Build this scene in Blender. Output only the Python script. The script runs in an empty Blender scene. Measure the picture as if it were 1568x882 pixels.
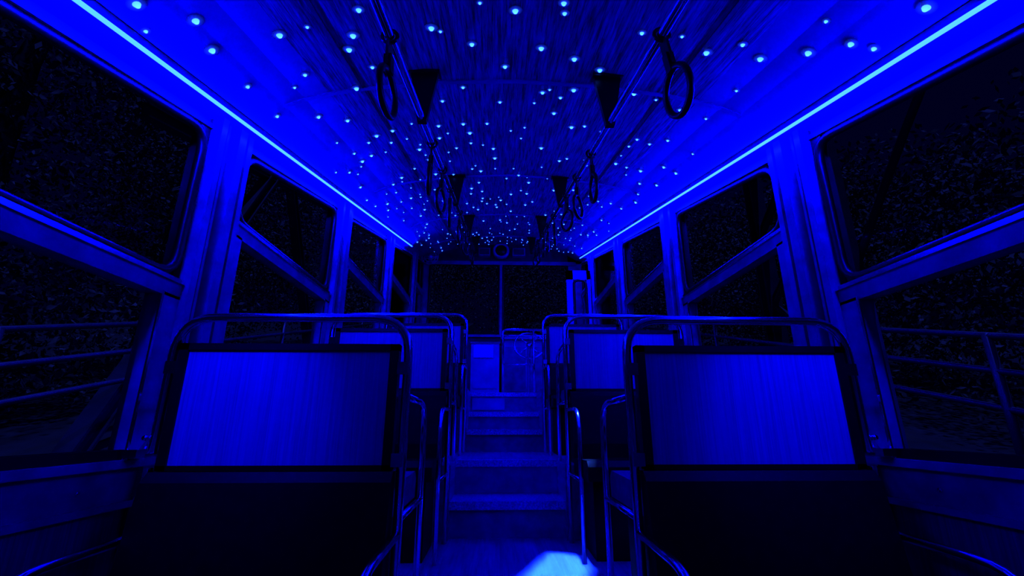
import bpy, math, random
from mathutils import Vector, Matrix
random.seed(7)
Z0 = 1.10            # camera height above the lowest saloon floor
S = 0.248            # incline of the car (roof line / stairs)
XC = 0.07            # centre line
scene = bpy.context.scene
scene.view_settings.view_transform = 'Standard'
scene.view_settings.gamma = 0.72

# ------------------------------------------------------------ materials
def new_mat(name):
    m = bpy.data.materials.new(name); m.use_nodes = True
    nt = m.node_tree
    return m, nt, nt.nodes['Principled BSDF']
def mat_plain(name, col, rough=.5, metal=0, var=0.25, scale=12, bump=0.0, spec=.5):
    m, nt, b = new_mat(name)
    tc = nt.nodes.new('ShaderNodeTexCoord'); nz = nt.nodes.new('ShaderNodeTexNoise')
    nz.inputs['Scale'].default_value = scale; nz.inputs['Detail'].default_value = 5
    nt.links.new(tc.outputs['Object'], nz.inputs['Vector'])
    cr = nt.nodes.new('ShaderNodeValToRGB')
    cr.color_ramp.elements[0].position = .3; cr.color_ramp.elements[1].position = .7
    cr.color_ramp.elements[0].color = (*[c*(1-var) for c in col], 1)
    cr.color_ramp.elements[1].color = (*[min(1, c*(1+var*.5)) for c in col], 1)
    nt.links.new(nz.outputs['Fac'], cr.inputs['Fac'])
    nt.links.new(cr.outputs['Color'], b.inputs['Base Color'])
    b.inputs['Roughness'].default_value = rough
    b.inputs['Metallic'].default_value = metal
    b.inputs['Specular IOR Level'].default_value = spec
    if bump:
        bp = nt.nodes.new('ShaderNodeBump'); bp.inputs['Strength'].default_value = bump
        bp.inputs['Distance'].default_value = .01
        nt.links.new(nz.outputs['Fac'], bp.inputs['Height']); nt.links.new(bp.outputs['Normal'], b.inputs['Normal'])
    return m
def mat_wood(name, dark, light, scl, rough=.4, spec=.5, metal=0.0, dist=.3, lo=.35, hi=.65):
    m, nt, b = new_mat(name)
    tc = nt.nodes.new('ShaderNodeTexCoord'); mp = nt.nodes.new('ShaderNodeMapping')
    mp.inputs['Scale'].default_value = scl
    nz = nt.nodes.new('ShaderNodeTexNoise'); nz.inputs['Scale'].default_value = 1.0
    nz.inputs['Detail'].default_value = 8; nz.inputs['Roughness'].default_value = .75
    nz.inputs['Distortion'].default_value = dist
    nt.links.new(tc.outputs['Object'], mp.inputs['Vector']); nt.links.new(mp.outputs['Vector'], nz.inputs['Vector'])
    cr = nt.nodes.new('ShaderNodeValToRGB')
    cr.color_ramp.elements[0].position = lo; cr.color_ramp.elements[1].position = hi
    cr.color_ramp.elements[0].color = (*dark, 1); cr.color_ramp.elements[1].color = (*light, 1)
    nt.links.new(nz.outputs['Fac'], cr.inputs['Fac']); nt.links.new(cr.outputs['Color'], b.inputs['Base Color'])
    b.inputs['Roughness'].default_value = rough
    b.inputs['Specular IOR Level'].default_value = spec
    b.inputs['Metallic'].default_value = metal
    bp = nt.nodes.new('ShaderNodeBump'); bp.inputs['Strength'].default_value = .05; bp.inputs['Distance'].default_value = .002
    nt.links.new(nz.outputs['Fac'], bp.inputs['Height']); nt.links.new(bp.outputs['Normal'], b.inputs['Normal'])
    return m
def mat_emit(name, col, strength):
    m, nt, b = new_mat(name)
    b.inputs['Base Color'].default_value = (*col, 1)
    b.inputs['Emission Color'].default_value = (*col, 1)
    b.inputs['Emission Strength'].default_value = strength
    return m
M = {}
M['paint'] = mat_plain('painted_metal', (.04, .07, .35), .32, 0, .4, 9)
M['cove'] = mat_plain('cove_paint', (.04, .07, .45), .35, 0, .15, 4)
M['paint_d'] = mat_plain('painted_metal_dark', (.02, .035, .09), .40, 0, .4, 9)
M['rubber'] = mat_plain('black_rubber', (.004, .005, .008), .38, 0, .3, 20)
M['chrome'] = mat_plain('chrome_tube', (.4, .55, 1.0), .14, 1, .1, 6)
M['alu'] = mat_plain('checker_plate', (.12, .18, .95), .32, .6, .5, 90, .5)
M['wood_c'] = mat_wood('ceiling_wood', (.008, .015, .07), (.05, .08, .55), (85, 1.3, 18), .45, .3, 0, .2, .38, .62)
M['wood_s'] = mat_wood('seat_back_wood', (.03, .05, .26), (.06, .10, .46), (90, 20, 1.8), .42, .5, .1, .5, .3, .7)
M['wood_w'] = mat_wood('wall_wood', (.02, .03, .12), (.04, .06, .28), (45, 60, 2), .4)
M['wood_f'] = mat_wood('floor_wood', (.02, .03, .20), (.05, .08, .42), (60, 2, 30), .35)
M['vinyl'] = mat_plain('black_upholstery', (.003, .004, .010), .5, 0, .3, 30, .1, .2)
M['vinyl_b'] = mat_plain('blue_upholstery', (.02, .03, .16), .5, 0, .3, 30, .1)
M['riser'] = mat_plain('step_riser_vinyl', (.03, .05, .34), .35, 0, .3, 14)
M['strap'] = mat_plain('strap_webbing', (.004, .006, .02), .30, 0, .3, 40)
M['leaf'] = mat_plain('foliage_leaf', (.14, .16, .14), .8, 0, .6, 3, 0, .1)
M['soil'] = mat_plain('soil', (.02, .025, .03), .9, 0, .6, 4)
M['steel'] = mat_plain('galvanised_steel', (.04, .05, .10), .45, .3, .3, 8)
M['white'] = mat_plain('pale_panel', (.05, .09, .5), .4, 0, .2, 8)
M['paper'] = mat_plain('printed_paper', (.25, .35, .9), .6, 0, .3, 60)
M['led'] = mat_emit('led_tube', (.0007, .0026, 1), 300)
# glass
m, nt, b = new_mat('window_glass'); M['glass'] = m
out = nt.nodes['Material Output']
tr = nt.nodes.new('ShaderNodeBsdfTransparent'); gl = nt.nodes.new('ShaderNodeBsdfGlossy')
tr.inputs['Color'].default_value = (.85, .88, .95, 1); gl.inputs['Roughness'].default_value = .02
fr = nt.nodes.new('ShaderNodeFresnel'); fr.inputs['IOR'].default_value = 1.03
mx = nt.nodes.new('ShaderNodeMixShader')
nt.links.new(fr.outputs[0], mx.inputs[0]); nt.links.new(tr.outputs[0], mx.inputs[1]); nt.links.new(gl.outputs[0], mx.inputs[2])
nt.links.new(mx.outputs[0], out.inputs['Surface'])
# star led : bright lens centre and painted halo of ceiling glow (vertex attribute)
m, nt, b = new_mat('star_led_and_halo'); M['star'] = m
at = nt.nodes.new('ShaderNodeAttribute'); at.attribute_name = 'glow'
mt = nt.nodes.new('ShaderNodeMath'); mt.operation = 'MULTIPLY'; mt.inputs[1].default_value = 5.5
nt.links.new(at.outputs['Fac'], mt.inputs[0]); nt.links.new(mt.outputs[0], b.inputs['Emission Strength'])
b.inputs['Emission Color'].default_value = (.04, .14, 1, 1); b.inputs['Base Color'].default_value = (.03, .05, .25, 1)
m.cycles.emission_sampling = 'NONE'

# ------------------------------------------------------------ mesh builder
class MB:
    def __init__(s, name):
        s.name = name; s.v = []; s.f = []; s.mi = []; s.sm = []; s.mats = []
    def _m(s, k):
        if k not in s.mats: s.mats.append(k)
        return s.mats.index(k)
    def add(s, verts, faces, mat, smooth=False):
        o = len(s.v); s.v += [tuple(v) for v in verts]; mi = s._m(mat)
        for f in faces:
            s.f.append([o+i for i in f]); s.mi.append(mi); s.sm.append(smooth)
    def box(s, x0, x1, y0, y1, z0, z1, mat):
        s.hexa([(x0,y0,z0),(x1,y0,z0),(x1,y1,z0),(x0,y1,z0)], [(x0,y0,z1),(x1,y0,z1),(x1,y1,z1),(x0,y1,z1)], mat)
    def hexa(s, a, b, mat):
        s.add(list(a)+list(b), [(3,2,1,0),(4,5,6,7),(0,1,5,4),(1,2,6,5),(2,3,7,6),(3,0,4,7)], mat)
    def slab(s, x0, x1, y0, y1, c0, c1, mat):   # box sheared to the incline (bottom/top follow z=c+S*y)
        s.hexa([(x0,y0,c0+S*y0),(x1,y0,c0+S*y0),(x1,y1,c0+S*y1),(x0,y1,c0+S*y1)],
               [(x0,y0,c1+S*y0),(x1,y0,c1+S*y0),(x1,y1,c1+S*y1),(x0,y1,c1+S*y1)], mat)
    def prism(s, prof, x0, x1, mat):  # profile in (y,z) extruded in x
        n = len(prof)
        v = [(x0,y,z) for y,z in prof]+[(x1,y,z) for y,z in prof]
        f = [tuple(range(n))[::-1], tuple(range(n,2*n))]+[(i,(i+1)%n,(i+1)%n+n,i+n) for i in range(n)]
        s.add(v, f, mat)
    def tube(s, pts, r, mat, n=10, closed=False, cap=True):
        pts = [Vector(p) for p in pts]; N = len(pts); rings = []
        up = None
        for i, p in enumerate(pts):
            if closed: t = pts[(i+1)%N]-pts[i-1]
            else: t = pts[min(i+1,N-1)]-pts[max(i-1,0)]
            t.normalize()
            if up is None:
                a = Vector((0,0,1)) if abs(t.z) < .9 else Vector((1,0,0))
                up = (a-t*a.dot(t)).normalized()
            else: up = (up-t*up.dot(t)).normalized()
            w = t.cross(up)
            rr = r[i] if isinstance(r, (list,tuple)) else r
            rings.append([p+(up*math.cos(2*math.pi*k/n)+w*math.sin(2*math.pi*k/n))*rr for k in range(n)])
        v = [q for rg in rings for q in rg]; f = []
        for i in range(N if closed else N-1):
            j = (i+1)%N
            for k in range(n):
                f.append((i*n+k, i*n+(k+1)%n, j*n+(k+1)%n, j*n+k))
        if cap and not closed:
            f.append(tuple(range(n))[::-1]); f.append(tuple((N-1)*n+k for k in range(n)))
        s.add(v, f, mat, True)
    def disc(s, c, axis, r, th, mat, n=24):
        c = Vector(c); a = Vector(axis).normalized()
        s.tube([c-a*th/2, c+a*th/2], r, mat, n)
    def build(s, attr=None):
        vs = [Vector(v)+Vector((0,0,Z0)) for v in s.v]
        lo = [min(v[i] for v in vs) for i in range(3)]; hi = [max(v[i] for v in vs) for i in range(3)]
        c = Vector([(lo[i]+hi[i])/2 for i in range(3)])
        me = bpy.data.meshes.new(s.name); me.from_pydata([v-c for v in vs], [], s.f)
        for k in s.mats: me.materials.append(M[k])
        me.polygons.foreach_set('material_index', s.mi); me.polygons.foreach_set('use_smooth', s.sm)
        if attr is not None:
            at = me.attributes.new('glow', 'FLOAT', 'POINT'); at.data.foreach_set('value', attr)
        me.update()
        ob = bpy.data.objects.new(s.name, me); ob.location = c
        scene.collection.objects.link(ob)
        return ob
def fillet(pts, r, n=6):
    pts = [Vector(p) for p in pts]; out = [pts[0]]
    for i in range(1, len(pts)-1):
        p = pts[i]; a = (pts[i-1]-p); b = (pts[i+1]-p)
        rr = min(r, a.length*.49, b.length*.49)
        A = p+a.normalized()*rr; B = p+b.normalized()*rr
        for k in range(n+1):
            t = k/n; out.append(A*(1-t)**2+p*2*t*(1-t)+B*t*t)
    out.append(pts[-1]); return out
def fillet_closed(pts, r, n=6):
    pts = [Vector(p) for p in pts]; out = []; N = len(pts)
    for i in range(N):
        p = pts[i]; a = (pts[i-1]-p); b = (pts[(i+1)%N]-p)
        rr = min(r, a.length*.49, b.length*.49)
        A = p+a.normalized()*rr; B = p+b.normalized()*rr
        for k in range(n+1):
            t = k/n; out.append(A*(1-t)**2+p*2*t*(1-t)+B*t*t)
    return out

XL, XR = XC-1.25, XC+1.25
YB, YF = -1.3, 6.80
# ------------------------------------------------------------ floor and steps
AL, AR = -.285, .425
fl = MB('floor')
B = -1.35
fl.box(XL, XR, YB, 1.62, B, -1.07, 'wood_f')
for a, b_ in ((XL, AL), (AR, XR)):
    fl.box(a, b_, 1.62, 3.02, B, -.66, 'wood_f')
    fl.box(a, b_, 3.02, 4.46, B, -.243, 'wood_f')
    fl.box(a, b_, 4.46, YF, B, .33, 'wood_f')
fl.box(AL, AR, 1.62, 1.67, B, -1.07, 'wood_f')
fl.box(AL, AR, 2.03, 3.08, B, -.66, 'wood_f')
fl.box(AL, AR, 3.44, 4.48, B, -.243, 'wood_f')
fl.box(AL, AR, 5.10, YF, B, .33, 'wood_f')
fl.build()
st = MB('aisle_steps')
def step(y0, y1, z, zlow, nose=True):
    st.box(AL, AR, y0, y1, zlow, z-.03, 'riser')
    st.box(AL, AR, y0-.012, y1, z-.03, z, 'alu' if nose else 'riser')
    st.box(AL, AR, y0-.022, y0-.010, z-.045, z+.003, 'alu')
step(1.67, 2.03, -.865, B)
step(3.08, 3.44, -.455, B)
step(4.48, 4.80, -.047, B)
step(4.80, 5.10, .12, B)
for y, z, zl in ((2.03,-.66,-.865), (3.44,-.243,-.455), (5.10,.33,.12)):
    st.box(AL, AR, y-.012, y-.001, zl+.001, z-.03, 'riser')
    st.box(AL, AR, y-.022, y+.05, z-.04, z+.004, 'alu')
st.box(-.27, .08, 5.07, 5.086, .15, .27, 'white')
st.build()

# ------------------------------------------------------------ ceiling
prof = [(-1.25,.79),(-1.15,.81),(-1.08,.85),(-1.0,.90),(-.92,.94),(-.82,.97),(-.68,1.0),(-.35,1.045),(0,1.06)]
prof = prof+[(-x,z) for x,z in prof[-2::-1]]
def ceil_c(x):
    x -= XC
    for (a,za),(b_,zb) in zip(prof, prof[1:]):
        if a <= x <= b_: return za+(zb-za)*(x-a)/(b_-a)
    return .81
ce = MB('ceiling')
n = len(prof)
ys = [YB, 1.7, 3.1, 4.5, YF]
for ya, yb in zip(ys, ys[1:]):
    for (a,za),(b_,zb) in zip(prof, prof[1:]):
        mt_ = 'wood_c' if abs(a+b_)/2 < .85 else 'cove'
        lo = [(XC+a,ya,za+S*ya),(XC+b_,ya,zb+S*ya),(XC+b_,yb,zb+S*yb),(XC+a,yb,za+S*yb)]
        hi = [(x,y,1.16+S*y) for x,y,z in lo]
        ce.hexa(lo, hi, mt_)
# seam battens across and along
for ys_ in (.3, 1.7, 3.1, 4.5, 5.9):
    pts = [(XC+x, ys_, z+S*ys_-.003) for x,z in prof[3:-3]]
    for p, q in zip(pts, pts[1:]):
        ce.hexa([(p[0],p[1]-.009,p[2]-.006),(q[0],q[1]-.009,q[2]-.006),(q[0],q[1]+.009,q[2]-.006),(p[0],p[1]+.009,p[2]-.006)],
                [(p[0],p[1]-.009,p[2]+.006),(q[0],q[1]-.009,q[2]+.006),(q[0],q[1]+.009,q[2]+.006),(p[0],p[1]+.009,p[2]+.006)], 'cove')
for xx in (-.68, .68):
    x = XC+xx; c = ceil_c(x)
    ce.slab(x-.008, x+.008, YB, YF-.02, c-.006, c+.01, 'paint_d')
ce.build()

# ------------------------------------------------------------ walls, pillars
PIL = [-1.09, .33, 1.75, 3.17, 4.59, 6.0]
def bay_sill(k): return -.11+.355*k
def bay_bar(k): return .44+.36*k
bays = [(-1, -1.3, .33), (0, .33, 1.75), (1, 1.75, 3.17), (2, 3.17, 4.59), (3, 4.59, 6.0), (4, 6.0, YF)]
win = 0
for side, xw in (('left', XL), ('right', XR)):
    o = -1 if side == 'left' else 1      # outward
    def bx(mb, d0, d1, y0, y1, z0, z1, mat):   # d inward distance from wall face
        a, b_ = xw-o*d0, xw-o*d1
        mb.box(min(a,b_), max(a,b_), y0, y1, z0, z1, mat)
    W = MB('wall_'+side)
    for k, y0, y1 in bays:
        s = bay_sill(k)
        bx(W, -.06, 0, y0, y1, B, s-.02, 'wood_w')
        bx(W, 0, .012, y0, y1, s-.125, s-.02, 'paint')
        bx(W, 0, .022, y0, y1, s-.14, s-.12, 'paint')
        bx(W, 0, .02, y0, y1, s-.56, s-.54, 'paint_d')
        bx(W, -.06, .035, y0, y1, s-.02, s+.005, 'paint')
        yy = y0+.25
        while yy < y1-.1:      # rivets
            W.disc((xw-o*.013, yy, s-.075), (1,0,0), .006, .006, 'chrome', 8); yy += .28
    # header band above windows
    a, b_ = sorted((xw+o*.06, xw))
    W.slab(a, b_, YB, YF, .745, 1.16, 'paint')
    a, b_ = sorted((xw, xw-o*.02))
    W.slab(a, b_, YB, YF, .745, .765, 'paint')
    for y in PIL[1:]:
        zb = {0.33:-1.07, 1.75:-1.0, 3.17:-.6, 4.59:-.2, 6.0:.33}[y]
        zt = lambda yy: .80+S*yy
        def post(d0, d1, ya, yb_, mat):
            p, q = sorted((xw-o*d0, xw-o*d1))
            W.hexa([(p,ya,zb),(q,ya,zb),(q,yb_,zb),(p,yb_,zb)], [(p,ya,zt(ya)),(q,ya,zt(ya)),(q,yb_,zt(yb_)),(p,yb_,zt(yb_))], mat)
        post(-.06, .012, y-.12, y+.12, 'paint_d')
        post(.012, .055, y-.12, y-.085, 'paint')
        post(.012, .035, y-.05, y-.035, 'paint')
        post(.012, .06, y-.005, y+.045, 'paint')
        post(.012, .045, y+.085, y+.12, 'paint')
    W.build()
    for k, y0, y1 in bays:
        win += 1
        ya, yb_ = y0+.12, y1-.12
        if k == -1: ya = YB+.03
        if k == 4: yb_ = YF-.05
        w = MB('window_%d' % win)
        s, bz = bay_sill(k)+.005, bay_bar(k)
        # lower sash
        bx(w, -.03, .03, yb_-.085, yb_, s, bz, 'paint')
        bx(w, -.03, .03, ya, ya+.07, s, bz, 'paint')
        bx(w, -.03, .03, ya, yb_, bz-.01, bz+.06, 'paint')
        bx(w, -.03, .02, ya+.07, yb_-.085, s, s+.03, 'rubber')
        bx(w, .03, .04, ya, yb_, bz+.045, bz+.06, 'chrome')
        # inner bright beading on lower sash
        bx(w, .03, .036, yb_-.095, yb_-.085, s, bz, 'chrome')
        # latch
        bx(w, .03, .07, yb_-.10, yb_-.03, s+.005, s+.03, 'chrome')
        w.tube([(xw-o*.05, yb_-.06, s+.02), (xw-o*.075, yb_-.06, s+.06), (xw-o*.085, yb_-.10, s+.065)], .008, 'chrome', 8)
        # upper light with rounded rubber gasket and trapezoid frame
        z1a, z1b = .745+S*ya, .745+S*yb_
        if z1a-bz > .15:
            x = xw-o*.005
            g = fillet_closed([(x,ya+.02,bz+.075),(x,yb_-.02,bz+.075),(x,yb_-.02,z1b-.02),(x,ya+.02,z1a-.02)], .10)
            w.tube(g, .018, 'rubber', 8, True)
            # corner webs
            for (cy, cz) in ((yb_,z1b),(ya,z1a)):
                sg = -1 if cy == yb_ else 1
                p, q = sorted((xw-.01, xw+.01))
                w.prism([(cy,cz+.01),(cy+sg*.07,cz+.01+sg*S*.07),(cy,cz-.07)], p, q, 'rubber')
        # glass
        p, q = sorted((xw+o*.012, xw+o*.018))
        w.hexa([(p,ya,s),(q,ya,s),(q,yb_,s),(p,yb_,s)], [(p,ya,z1a),(q,ya,z1a),(q,yb_,z1b),(p,yb_,z1b)], 'glass')
        w.build()

# back wall with rear window
bw = MB('wall_back')
bw.box(XL-.06, XR+.06, YB-.06, YB, B, -.1, 'wood_w')
bw.box(XL-.06, XL+.3, YB-.06, YB, -.1, .84, 'paint'); bw.box(XR-.3, XR+.06, YB-.06, YB, -.1, .84, 'paint')
bw.box(XL-.06, XR+.06, YB-.06, YB, .5, .84, 'paint'); bw.build()
# front wall
fw = MB('wall_front')
fw.box(XL-.06, XR+.06, YF, YF+.06, B, 1.28, 'paint_d')
fw.box(XL-.06, XL+.10, YF, YF+.06, 1.28, 2.9, 'paint'); fw.box(XR-.22, XR+.06, YF, YF+.06, 1.28, 2.9, 'paint')
fw.box(XL-.06, XR+.06, YF, YF+.06, 2.44, 2.9, 'paint_d')
fw.box(XL+.05, XR-.1, YF-.03, YF, 2.40, 2.46, 'paint')
fw.build()
wf = MB('window_13')
wf.box(.022, .062, YF-.02, YF+.04, 1.28, 2.44, 'paint')
for a, b_ in ((XL+.12, .01), (.075, XR-.24)):
    wf.tube(fillet_closed([(a,YF-.01,1.30),(b_,YF-.01,1.30),(b_,YF-.01,2.41),(a,YF-.01,2.41)], .08), .018, 'rubber', 8, True)
wf.box(XL+.10, XR-.22, YF+.02, YF+.026, 1.28, 2.44, 'glass')
wf.box(XL+.10, XR-.22, YF-.06, YF, 1.25, 1.285, 'paint')
wf.build()

# ------------------------------------------------------------ LED strips
for x, y1 in ((XC-1.13, 5.25), (XC+1.13, 6.3)):
    L = MB('led_strip_light')
    N = 24; ys0 = .35
    pts = [(x, ys0+(y1-ys0)*i/N, .787+S*(ys0+(y1-ys0)*i/N)) for i in range(N+1)]
    L.tube(pts, .007, 'led', 8)
    L.slab(x-.004, x+.004, ys0, y1, .793, .818, 'paint')
    L.build()

# ------------------------------------------------------------ star lights on the ceiling
stars = [(-0.93,1.13),(-1.0,1.01),(-1.04,1.1),(-0.76,1.28),(-0.66,1.26),(-0.96,1.26),(-0.97,1.49),(-0.85,1.6),(-0.78,1.53),(-0.57,1.41),(-0.47,1.2),(-0.63,1.69),(-0.76,1.97),(-0.78,2.46),(-0.25,1.32),(-0.22,1.34),(-0.11,1.42),(0.02,1.58),(0.16,1.44),(0.05,1.23),(-0.07,1.19),(0.21,1.18),(0.22,1.23),(0.3,1.5),(0.42,1.57),(0.51,1.3),(0.65,1.29),(0.77,1.36),(0.86,1.28),(0.95,1.33),(0.98,1.55),(1.01,1.09),(1.05,1.23),(1.11,1.13),(1.15,0.93),(1.16,1.11),(-0.0,1.9),(0.17,1.9),(0.14,2.2),(-0.07,2.15),
    (.34,1.75),(.23,1.76),(.20,1.79),(-.17,1.75),(-.28,1.88),(-.2,2.15),(.28,2.0),(.29,1.83),(.85,1.8),(.98,1.82),(.72,1.75),(.61,1.72),(-.53,1.33),(-.52,1.54),(-.86,1.87),(-.98,1.74),(-.47,2.1),(-.68,2.2)]
tries = 0
while len(stars) < 330 and tries < 20000:
    tries += 1
    x, y = XC+random.uniform(-1.08,1.08), random.uniform(1.0, 6.7)
    if y < 2.1: continue
    if all((x-a)**2+(y-b_)**2 > .07**2 for a, b_ in stars): stars.append((x,y))
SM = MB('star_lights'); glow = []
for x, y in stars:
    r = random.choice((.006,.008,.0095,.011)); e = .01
    z = ceil_c(x)+S*y
    dzx = (ceil_c(x+e)-ceil_c(x-e))/(2*e)
    nrm = Vector((-dzx,-S,1)).normalized()
    tx = Vector((1,0,dzx)).normalized(); ty = nrm.cross(tx)
    c = Vector((x,y,z))-nrm*.003
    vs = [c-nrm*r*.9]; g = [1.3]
    for rr, hh, gg in ((r*.6,.75,1.2),(r*.97,.12,1.0),(r*1.02,0,.10),(r*1.6,0,.05),(r*2.4,-.1,.0)):  # outer rings imitate the halo each LED casts on the ceiling
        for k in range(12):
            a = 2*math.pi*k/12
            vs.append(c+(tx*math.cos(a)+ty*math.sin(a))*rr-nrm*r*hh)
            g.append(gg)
    fs = [(0,1+(k+1)%12,1+k) for k in range(12)]
    for q in range(4):
        for k in range(12):
            fs.append((1+q*12+k,1+q*12+(k+1)%12,1+(q+1)*12+(k+1)%12,1+(q+1)*12+k))
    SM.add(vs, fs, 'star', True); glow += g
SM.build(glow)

# ------------------------------------------------------------ bench seats
def bench(x0, x1, yb, top, Lz, Hz, fwd=True, inner='x1'):
    m = MB('bench_seat')
    m.tube(fillet([(x0,yb,Lz),(x0,yb,top),(x1,yb,top),(x1,yb,Lz)], .13, 8), .015, 'chrome', 12)
    a, b_ = x0+.028, x1-.028
    pt, pb = top-.092, top-.487
    # black frame with wood inset both sides
    m.box(a, b_, yb-.018, yb+.018, pt-.022, pt, 'rubber'); m.box(a, b_, yb-.018, yb+.018, pb, pb+.015, 'rubber')
    m.box(a, a+.03, yb-.018, yb+.018, pb, pt, 'rubber'); m.box(b_-.03, b_, yb-.018, yb+.018, pb, pt, 'rubber')
    m.box(a+.03, b_-.03, yb-.010, yb+.010, pb+.015, pt-.022, 'wood_s')
    for z in (pt-.08, pb+.03):
        for xx, s_ in ((x0,1),(x1,-1)):
            m.tube([(xx,yb,z),(xx+s_*.035,yb,z)], .010, 'chrome', 8)
            m.box(min(xx-s_*.005,xx+s_*.03), max(xx-s_*.005,xx+s_*.03), yb-.022, yb-.012, z-.02, z+.02, 'chrome')
    def side(sg, F, e):
        P = [(yb+sg*.0, pb-.002),(yb+sg*.03, pb-.002),(yb+sg*.055, pb-.03),(yb+sg*.11, F+.55),(yb+sg*.11, F+.47),(yb, F+.47)]
        if sg < 0: P = P[::-1]
        m.prism(P, a-.01, b_+.01, 'vinyl')
        C = [(yb+sg*.02, F+.38),(yb+sg*.02, F+.47),(yb+sg*.44, F+.48),(yb+sg*.47, F+.45),(yb+sg*.46, F+.38)]
        m.prism(C, a, b_, 'vinyl' if sg < 0 else 'vinyl_b')
        m.box(a+.04, b_-.04, min(yb+sg*.03,yb+sg*.38), max(yb+sg*.03,yb+sg*.38), F, F+.38, 'vinyl')
        for xx in (x0, x1):
            m.tube(fillet([(xx,yb,F+.75),(xx,yb+sg*.42,F+.74),(xx,yb+sg*.42,F)], .13, 7), .0125, 'chrome', 10)
            m.tube([(xx,yb,F+.38),(xx,yb+sg*.42,F+.38)], .011, 'chrome', 8)
    side(-1, Lz, 0)
    if fwd: side(1, Hz, 0)
    return m.build()
rows = [(1.55,.350,-1.07,-.66),(2.96,.690,-.66,-.243),(4.37,1.03,-.243,.33)]
for i, (yb, top, Lz, Hz) in enumerate(rows):
    bench(-1.075, -.300, yb, top, Lz, Hz, i < 2)
    bench(.440, 1.215, yb, top, Lz, Hz, i < 2)

# ------------------------------------------------------------ overhead grab rails with brackets
RC = .81
for xr in (XC-.39, XC+.39):
    g = MB('grab_rail')
    g.tube([(xr, y, RC+S*y) for y in (-.9, 1.6, 3.1, 4.5, 6.2)], .014, 'chrome', 12)
    for y in (.2, 1.62, 3.08, 4.5, 5.9):
        c = ceil_c(xr); z = c+S*y
        g.hexa([(xr-.065,y-.03,z-.012-S*.03),(xr+.065,y-.03,z-.012-S*.03),(xr+.065,y+.03,z-.012+S*.03),(xr-.065,y+.03,z-.012+S*.03)],
               [(xr-.065,y-.03,z-S*.03),(xr+.065,y-.03,z-S*.03),(xr+.065,y+.03,z+S*.03),(xr-.065,y+.03,z+S*.03)], 'rubber')
        zb = RC+S*y
        g.hexa([(xr-.018,y-.012,zb-.02),(xr+.018,y-.012,zb-.02),(xr+.018,y+.012,zb-.02),(xr-.018,y+.012,zb-.02)],
               [(xr-.058,y-.012,z-.008),(xr+.058,y-.012,z-.008),(xr+.058,y+.012,z-.008),(xr-.058,y+.012,z-.008)], 'rubber')
    g.build()
# hanging straps
def strap(xr, y, ang, sway):
    h = MB('hanging_strap')
    z = RC+S*y
    dirv = Vector((sway, 0, -1)).normalized()
    p0 = Vector((xr, y, z))
    h.tube([p0+Vector((math.cos(a)*.022,0,math.sin(a)*.022)) for a in [2*math.pi*k/14 for k in range(14)]], .006, 'strap', 6, True)
    ax = Vector((math.sin(ang), math.cos(ang), 0))      # in-plane horizontal of the ring
    nr = dirv.cross(ax).normalized()
    a0 = p0+dirv*.02; a1 = p0+dirv*.11
    w, t = .017, .004
    h.hexa([a1-ax*w-nr*t, a1+ax*w-nr*t, a1+ax*w+nr*t, a1-ax*w+nr*t], [a0-ax*w-nr*t, a0+ax*w-nr*t, a0+ax*w+nr*t, a0-ax*w+nr*t], 'strap')
    w, t = .012, .011
    b0 = p0+dirv*.07; b1 = p0+dirv*.13
    h.hexa([b1-ax*w-nr*t, b1+ax*w-nr*t, b1+ax*w+nr*t, b1-ax*w+nr*t], [b0-ax*w-nr*t, b0+ax*w-nr*t, b0+ax*w+nr*t, b0-ax*w+nr*t], 'rubber')
    c = p0+dirv*.192
    h.tube([c+(ax*math.cos(a)*.062+dirv*math.sin(a)*.068) for a in [2*math.pi*k/28 for k in range(28)]], .0095, 'rubber', 10, True)
    h.build()
strap(XC-.39, 1.07, .12, .04); strap(XC+.39, 1.03, -.10, .14)
for y, a in ((1.9,.1),(2.3,.3),(2.7,-.2),(3.4,.2),(3.8,0),(4.2,.3),(4.8,.1),(5.2,-.2)):
    strap(XC-.39, y, a+random.uniform(-.2,.2), random.uniform(-.05,.05))
    strap(XC+.39, y+.1, a+random.uniform(-.3,.3), random.uniform(-.05,.05))

# ------------------------------------------------------------ driver's end
c = MB('control_console')
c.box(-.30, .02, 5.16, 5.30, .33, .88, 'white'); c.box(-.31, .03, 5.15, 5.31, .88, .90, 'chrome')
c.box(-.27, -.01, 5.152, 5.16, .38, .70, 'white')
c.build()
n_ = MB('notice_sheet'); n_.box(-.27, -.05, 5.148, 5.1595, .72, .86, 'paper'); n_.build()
d = MB('driver_desk')
d.box(.06, .80, 6.25, YF-.07, .33, 1.12, 'white'); d.box(.04, .82, 6.2, YF-.065, 1.12, 1.16, 'paint')
d.box(.10, .38, 6.235, 6.25, .42, 1.02, 'paint'); d.box(.44, .76, 6.235, 6.25, .42, 1.02, 'paint')
d.box(-1.0, 0, 6.45, YF-.07, .33, .95, 'paint_d')
for i in range(5): d.disc((.15+.1*i, 6.35, 1.17), (0,0,1), .02, .03, 'chrome', 12)
d.build()
hw = MB('brake_hand_wheel')
cw = Vector((.40, 5.75, .96)); nrm = Vector((0,-1,.45)).normalized(); tx = Vector((1,0,0)); ty = nrm.cross(tx)
hw.tube([cw+(tx*math.cos(a)+ty*math.sin(a))*.19 for a in [2*math.pi*k/40 for k in range(40)]], .012, 'chrome', 10, True)
hw.disc(cw, nrm, .035, .03, 'chrome')
for k in range(4):
    a = math.pi/4+k*math.pi/2; hw.tube([cw, cw+(tx*math.cos(a)+ty*math.sin(a))*.185], .008, 'chrome', 8)
hw.tube([cw, cw-nrm*.12, Vector((.40, 5.95, .33))], .02, 'chrome', 10)
hw.build()
pr = MB('cab_partition_rail')
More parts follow.
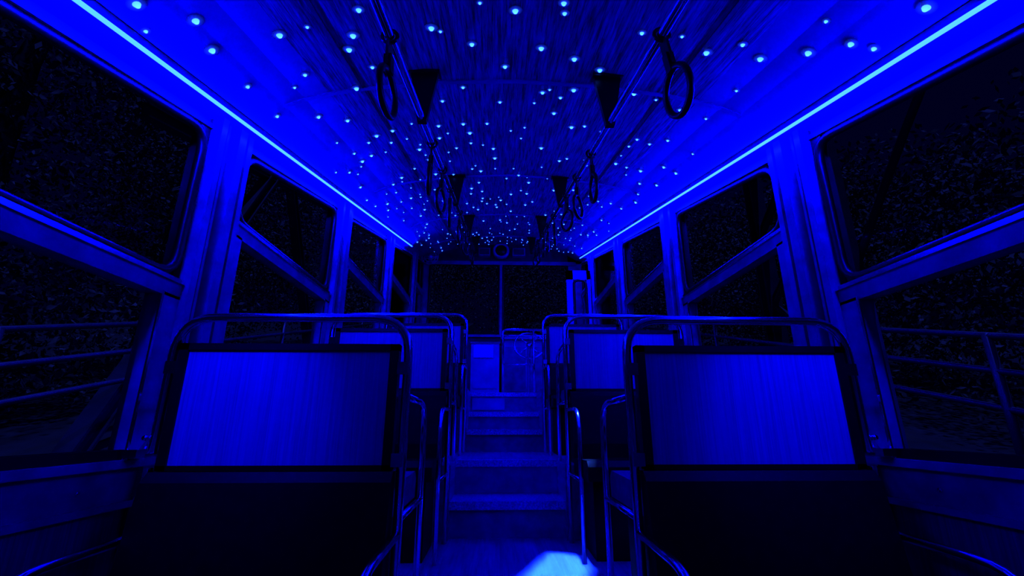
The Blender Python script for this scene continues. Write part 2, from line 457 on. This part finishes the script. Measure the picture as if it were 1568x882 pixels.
for x in (.06, .42, .73):
    pr.tube([(x,5.3,.33),(x,5.3,1.06)], .014, 'chrome', 10)
pr.tube(fillet([(.06,5.3,.4),(.06,5.3,1.07),(.80,5.3,1.07),(.80,5.3,.4)], .05), .015, 'chrome', 10)
pr.tube([(.06,5.3,1.0),(.80,5.3,1.0)], .010, 'chrome', 10)
pr.tube([(.06,5.3,.66),(.42,5.3,.66)], .010, 'chrome', 10)
pr.build()
dr = MB('door_1')
x0, x1 = .93, XR-.062; yd = 5.95
dr.box(x0, x0+.09, yd-.02, yd+.02, .33, 2.03, 'white'); dr.box(x1-.05, x1, yd-.02, yd+.02, .33, 2.03, 'white')
dr.box(x0, x1, yd-.02, yd+.02, 1.90, 2.03, 'white'); dr.box(x0, x1, yd-.02, yd+.02, .33, 1.10, 'white')
dr.tube(fillet_closed([(x0+.10,yd-.02,1.11),(x1-.06,yd-.02,1.11),(x1-.06,yd-.02,1.89),(x0+.10,yd-.02,1.89)], .07), .018, 'rubber', 8, True)
dr.box(x0+.085, x1-.045, yd-.003, yd+.003, 1.09, 1.91, 'glass')
dr.build()
sp = MB('ceiling_speaker')
cs = Vector((.04, YF-.04, 2.62))
sp.disc(cs, (0,1,0), .13, .08, 'paint'); sp.disc(cs-Vector((0,.045,0)), (0,1,0), .085, .012, 'rubber')
sp.tube([cs+Vector((math.cos(a)*.11,-.045,math.sin(a)*.11)) for a in [2*math.pi*k/30 for k in range(30)]], .02, 'white', 8, True)
sp.build()
for x, w in ((-.22,.09), (.32,.10)):
    q = MB('control_box'); q.box(x-w, x+w, YF-.09, YF-.001, 2.53, 2.66, 'paint'); q.box(x-w*.8, x+w*.8, YF-.098, YF-.09, 2.55, 2.64, 'paint_d'); q.build()
fan = MB('electric_fan')
cf = Vector((-1.0, 6.35, 2.36))
for rr in (.05, .085, .12):
    fan.tube([cf+Vector((math.cos(a)*rr,-.03,math.sin(a)*rr)) for a in [2*math.pi*k/26 for k in range(26)]], .004, 'white', 6, True)
fan.disc(cf, (0,1,0), .035, .10, 'white')
for k in range(10):
    a = 2*math.pi*k/10; fan.tube([cf+Vector((0,-.035,0)), cf+Vector((math.cos(a)*.12,-.03,math.sin(a)*.12))], .0025, 'white', 5)
for k in range(4):
    a = 2*math.pi*k/4; t = Vector((math.cos(a),0,math.sin(a))); p = Vector((-math.sin(a),0,math.cos(a)))
    fan.add([cf+t*.03-p*.01, cf+t*.11-p*.03+Vector((0,.015,0)), cf+t*.11+p*.03-Vector((0,.01,0)), cf+t*.03+p*.01], [(0,1,2,3)], 'paint')
fan.tube([cf, cf+Vector((0,.06,.02)), Vector((-1.0,6.45,.90+S*6.45))], .015, 'white', 8)
fan.build()

# ------------------------------------------------------------ outside
gd = MB('ground')
for a, b_ in ((-25,-1.55),(1.65,25)):
    gd.slab(a, b_, -8, 30, -1.6, -.95, 'soil')
gd.slab(-1.55, 1.65, -8, 30, -1.95, -1.75-.1, 'soil')
gd.build()
for x in (-2.25, 2.35):
    h = MB('trackside_handrail')
    for c_ in (-.11, -.28, -.455):
        h.tube([(x,-4,c_-4*S),(x,14,c_+14*S)], .016, 'steel', 8)
    y = -3.3
    while y < 14:
        h.tube([(x,y,-.96+S*y),(x,y,-.10+S*y)], .02, 'steel', 8); y += 1.35
    h.build()
def beam(mb, p, q, w, d):
    p, q = Vector(p), Vector(q); t = (q-p).normalized()
    a = Vector((1,0,0)); a = (a-t*a.dot(t)).normalized(); b_ = t.cross(a)
    for (ww, dd, off) in ((w, d*.15, d*.45), (w, d*.15, -d*.45), (w*.2, d*.9, 0)):
        lo = [p+a*sx*ww/2+b_*(off+sy*dd/2) for sx, sy in ((-1,-1),(1,-1),(1,1),(-1,1))]
        hi = [v+(q-p) for v in lo]; mb.hexa(lo, hi, 'steel')
gl_ = MB('steel_gantry')
X = -2.6
beam(gl_, (X,3.0,-.25), (X,5.3,3.7), .12, .12); beam(gl_, (X,6.6,.6), (X,4.6,3.8), .10, .10)
beam(gl_, (X,2.9,2.2), (X,6.8,3.3), .10, .10); beam(gl_, (X,1.2,-.7), (X,1.9,3.6), .16, .16)
gl_.build()
gr = MB('steel_gantry')
X = 2.9
beam(gr, (X,3.5,-.1), (X,3.5,3.9), .14, .14); beam(gr, (X,4.6,.15), (X,4.6,4.1), .14, .14)
z = .4
while z < 3.6:
    beam(gr, (X,3.5,z), (X,4.6,z+.8), .06, .06); beam(gr, (X,4.6,z), (X,3.5,z+.8), .06, .06); z += .8
gr.tube([(X+.1,3.5-2.6*math.sin(t),1.3+1.5*math.sin(math.pi/2*min(1,t*1.2))+.25*t) for t in [k/16*1.4 for k in range(17)]], .03, 'steel', 8)
gr.build()
# foliage
def foliage(name, spec, ncl, nl, seed):
    rnd = random.Random(seed); V = []; F = []
    for _ in range(ncl):
        cx, cy, hz = spec(rnd); gz = -.95+S*cy
        rad = rnd.uniform(.5, 1.1); cz = gz+rnd.uniform(.1, hz)
        for _ in range(nl):
            d = Vector((rnd.gauss(0,1),rnd.gauss(0,1),rnd.gauss(0,1))).normalized()*rad*rnd.uniform(.75,1.1)
            p = Vector((cx,cy,cz))+d
            if p.z < gz: continue
            a = Vector((rnd.gauss(0,1),rnd.gauss(0,1),rnd.gauss(0,1))).normalized()
            b_ = a.cross(Vector((rnd.gauss(0,1),rnd.gauss(0,1),rnd.gauss(0,1)))).normalized()
            l = rnd.uniform(.02,.05); w = l*.5; o = len(V)
            V += [p-a*l, p+b_*w, p+a*l, p-b_*w]; F.append((o,o+1,o+2,o+3))
    m_ = MB(name); m_.add(V, F, 'leaf')
    return m_
f1 = foliage('hillside_bushes', lambda r: (-r.uniform(3.8,7.0), r.uniform(-1.5,12), 5.5), 150, 850, 3)
for (x,y,h) in ((-4.2,1.2,4.5),(-4.6,3.6,5),(-5,6.5,5)):
    f1.tube([(x,y,-1+S*y),(x+.1,y+.1,h*.4),(x-.15,y+.3,h*.7),(x+.2,y+.2,h)], [.16,.13,.10,.05], 'soil', 8)
f1.build()
f2 = foliage('hillside_bushes', lambda r: (r.uniform(4.2,7.5), r.uniform(-1.5,12), 2.9), 130, 850, 4)
f2.build()
f3 = foliage('hillside_bushes', lambda r: (r.uniform(-5,5), r.uniform(11,14), 2.6), 60, 700, 5)
f3.build()

# ------------------------------------------------------------ lights
wd = bpy.data.worlds.new('night_sky'); scene.world = wd; wd.use_nodes = True
wd.node_tree.nodes['Background'].inputs[0].default_value = (.012, .012, .30, 1)
wd.node_tree.nodes['Background'].inputs[1].default_value = .12
def light(name, kind, loc, energy, col, **kw):
    l = bpy.data.lights.new(name, kind); l.energy = energy; l.color = col
    for k, v in kw.items(): setattr(l, k, v)
    o = bpy.data.objects.new(name, l); o.location = (loc[0], loc[1], loc[2]+Z0); scene.collection.objects.link(o); return o
o = light('floor_patch_light', 'AREA', (.33, 2.50, 1.60), 14, (.10,.28,1), shape='RECTANGLE', size=.26, size_y=.44, spread=math.radians(3))  # added lamp without a fixture, makes the pale patch on the floor
o.rotation_euler = (0, 0, math.radians(-22))
for x, y, e in ((.07, 2.4, 16), (.07, 4.0, 60), (.2, 5.6, 80)):  # added fill lamps to brighten the steps and cab, no fixtures modelled
    o = light('step_cab_fill', 'SPOT', (x, y, 1.03+S*y), e, (.0006,.002,1), spot_size=math.radians(95), spot_blend=.8, shadow_soft_size=.04)
    o.rotation_euler = (math.radians(12), 0, 0)
# added fill spots, one per side and compartment, aimed at the wood seat backs
for sx, tx_ in ((XL+.20, -.86), (XR-.20, 1.00)):
    for k, e in ((0, 170), (1, 60)):
        y = .62+1.41*k; z = .86+S*y
        o = light('seat_back_fill', 'SPOT', (sx, y, z), e, (.0006,.002,1), spot_size=math.radians(36), spot_blend=1.0, shadow_soft_size=.02)
        dv = Vector((tx_-sx, .93, (.04+.35*k)-z))
        o.rotation_euler = dv.to_track_quat('-Z', 'Y').to_euler()
sun = light('outdoor_fill_sun', 'SUN', (0,0,10), 4.0, (.08,.12,1), angle=.02)  # sun lamp added to lift the dark foliage outside
sun.rotation_euler = (math.radians(14), math.radians(8), 0)

cd = bpy.data.cameras.new('camera'); cam = bpy.data.objects.new('camera', cd); scene.collection.objects.link(cam)
cd.sensor_width = 36; cd.lens = 700/1568*36; cd.clip_start = .02
cam.location = (0, 0, Z0)
cam.rotation_euler = (math.pi/2+math.atan(209/700), 0, -math.radians(1.8))
scene.camera = cam
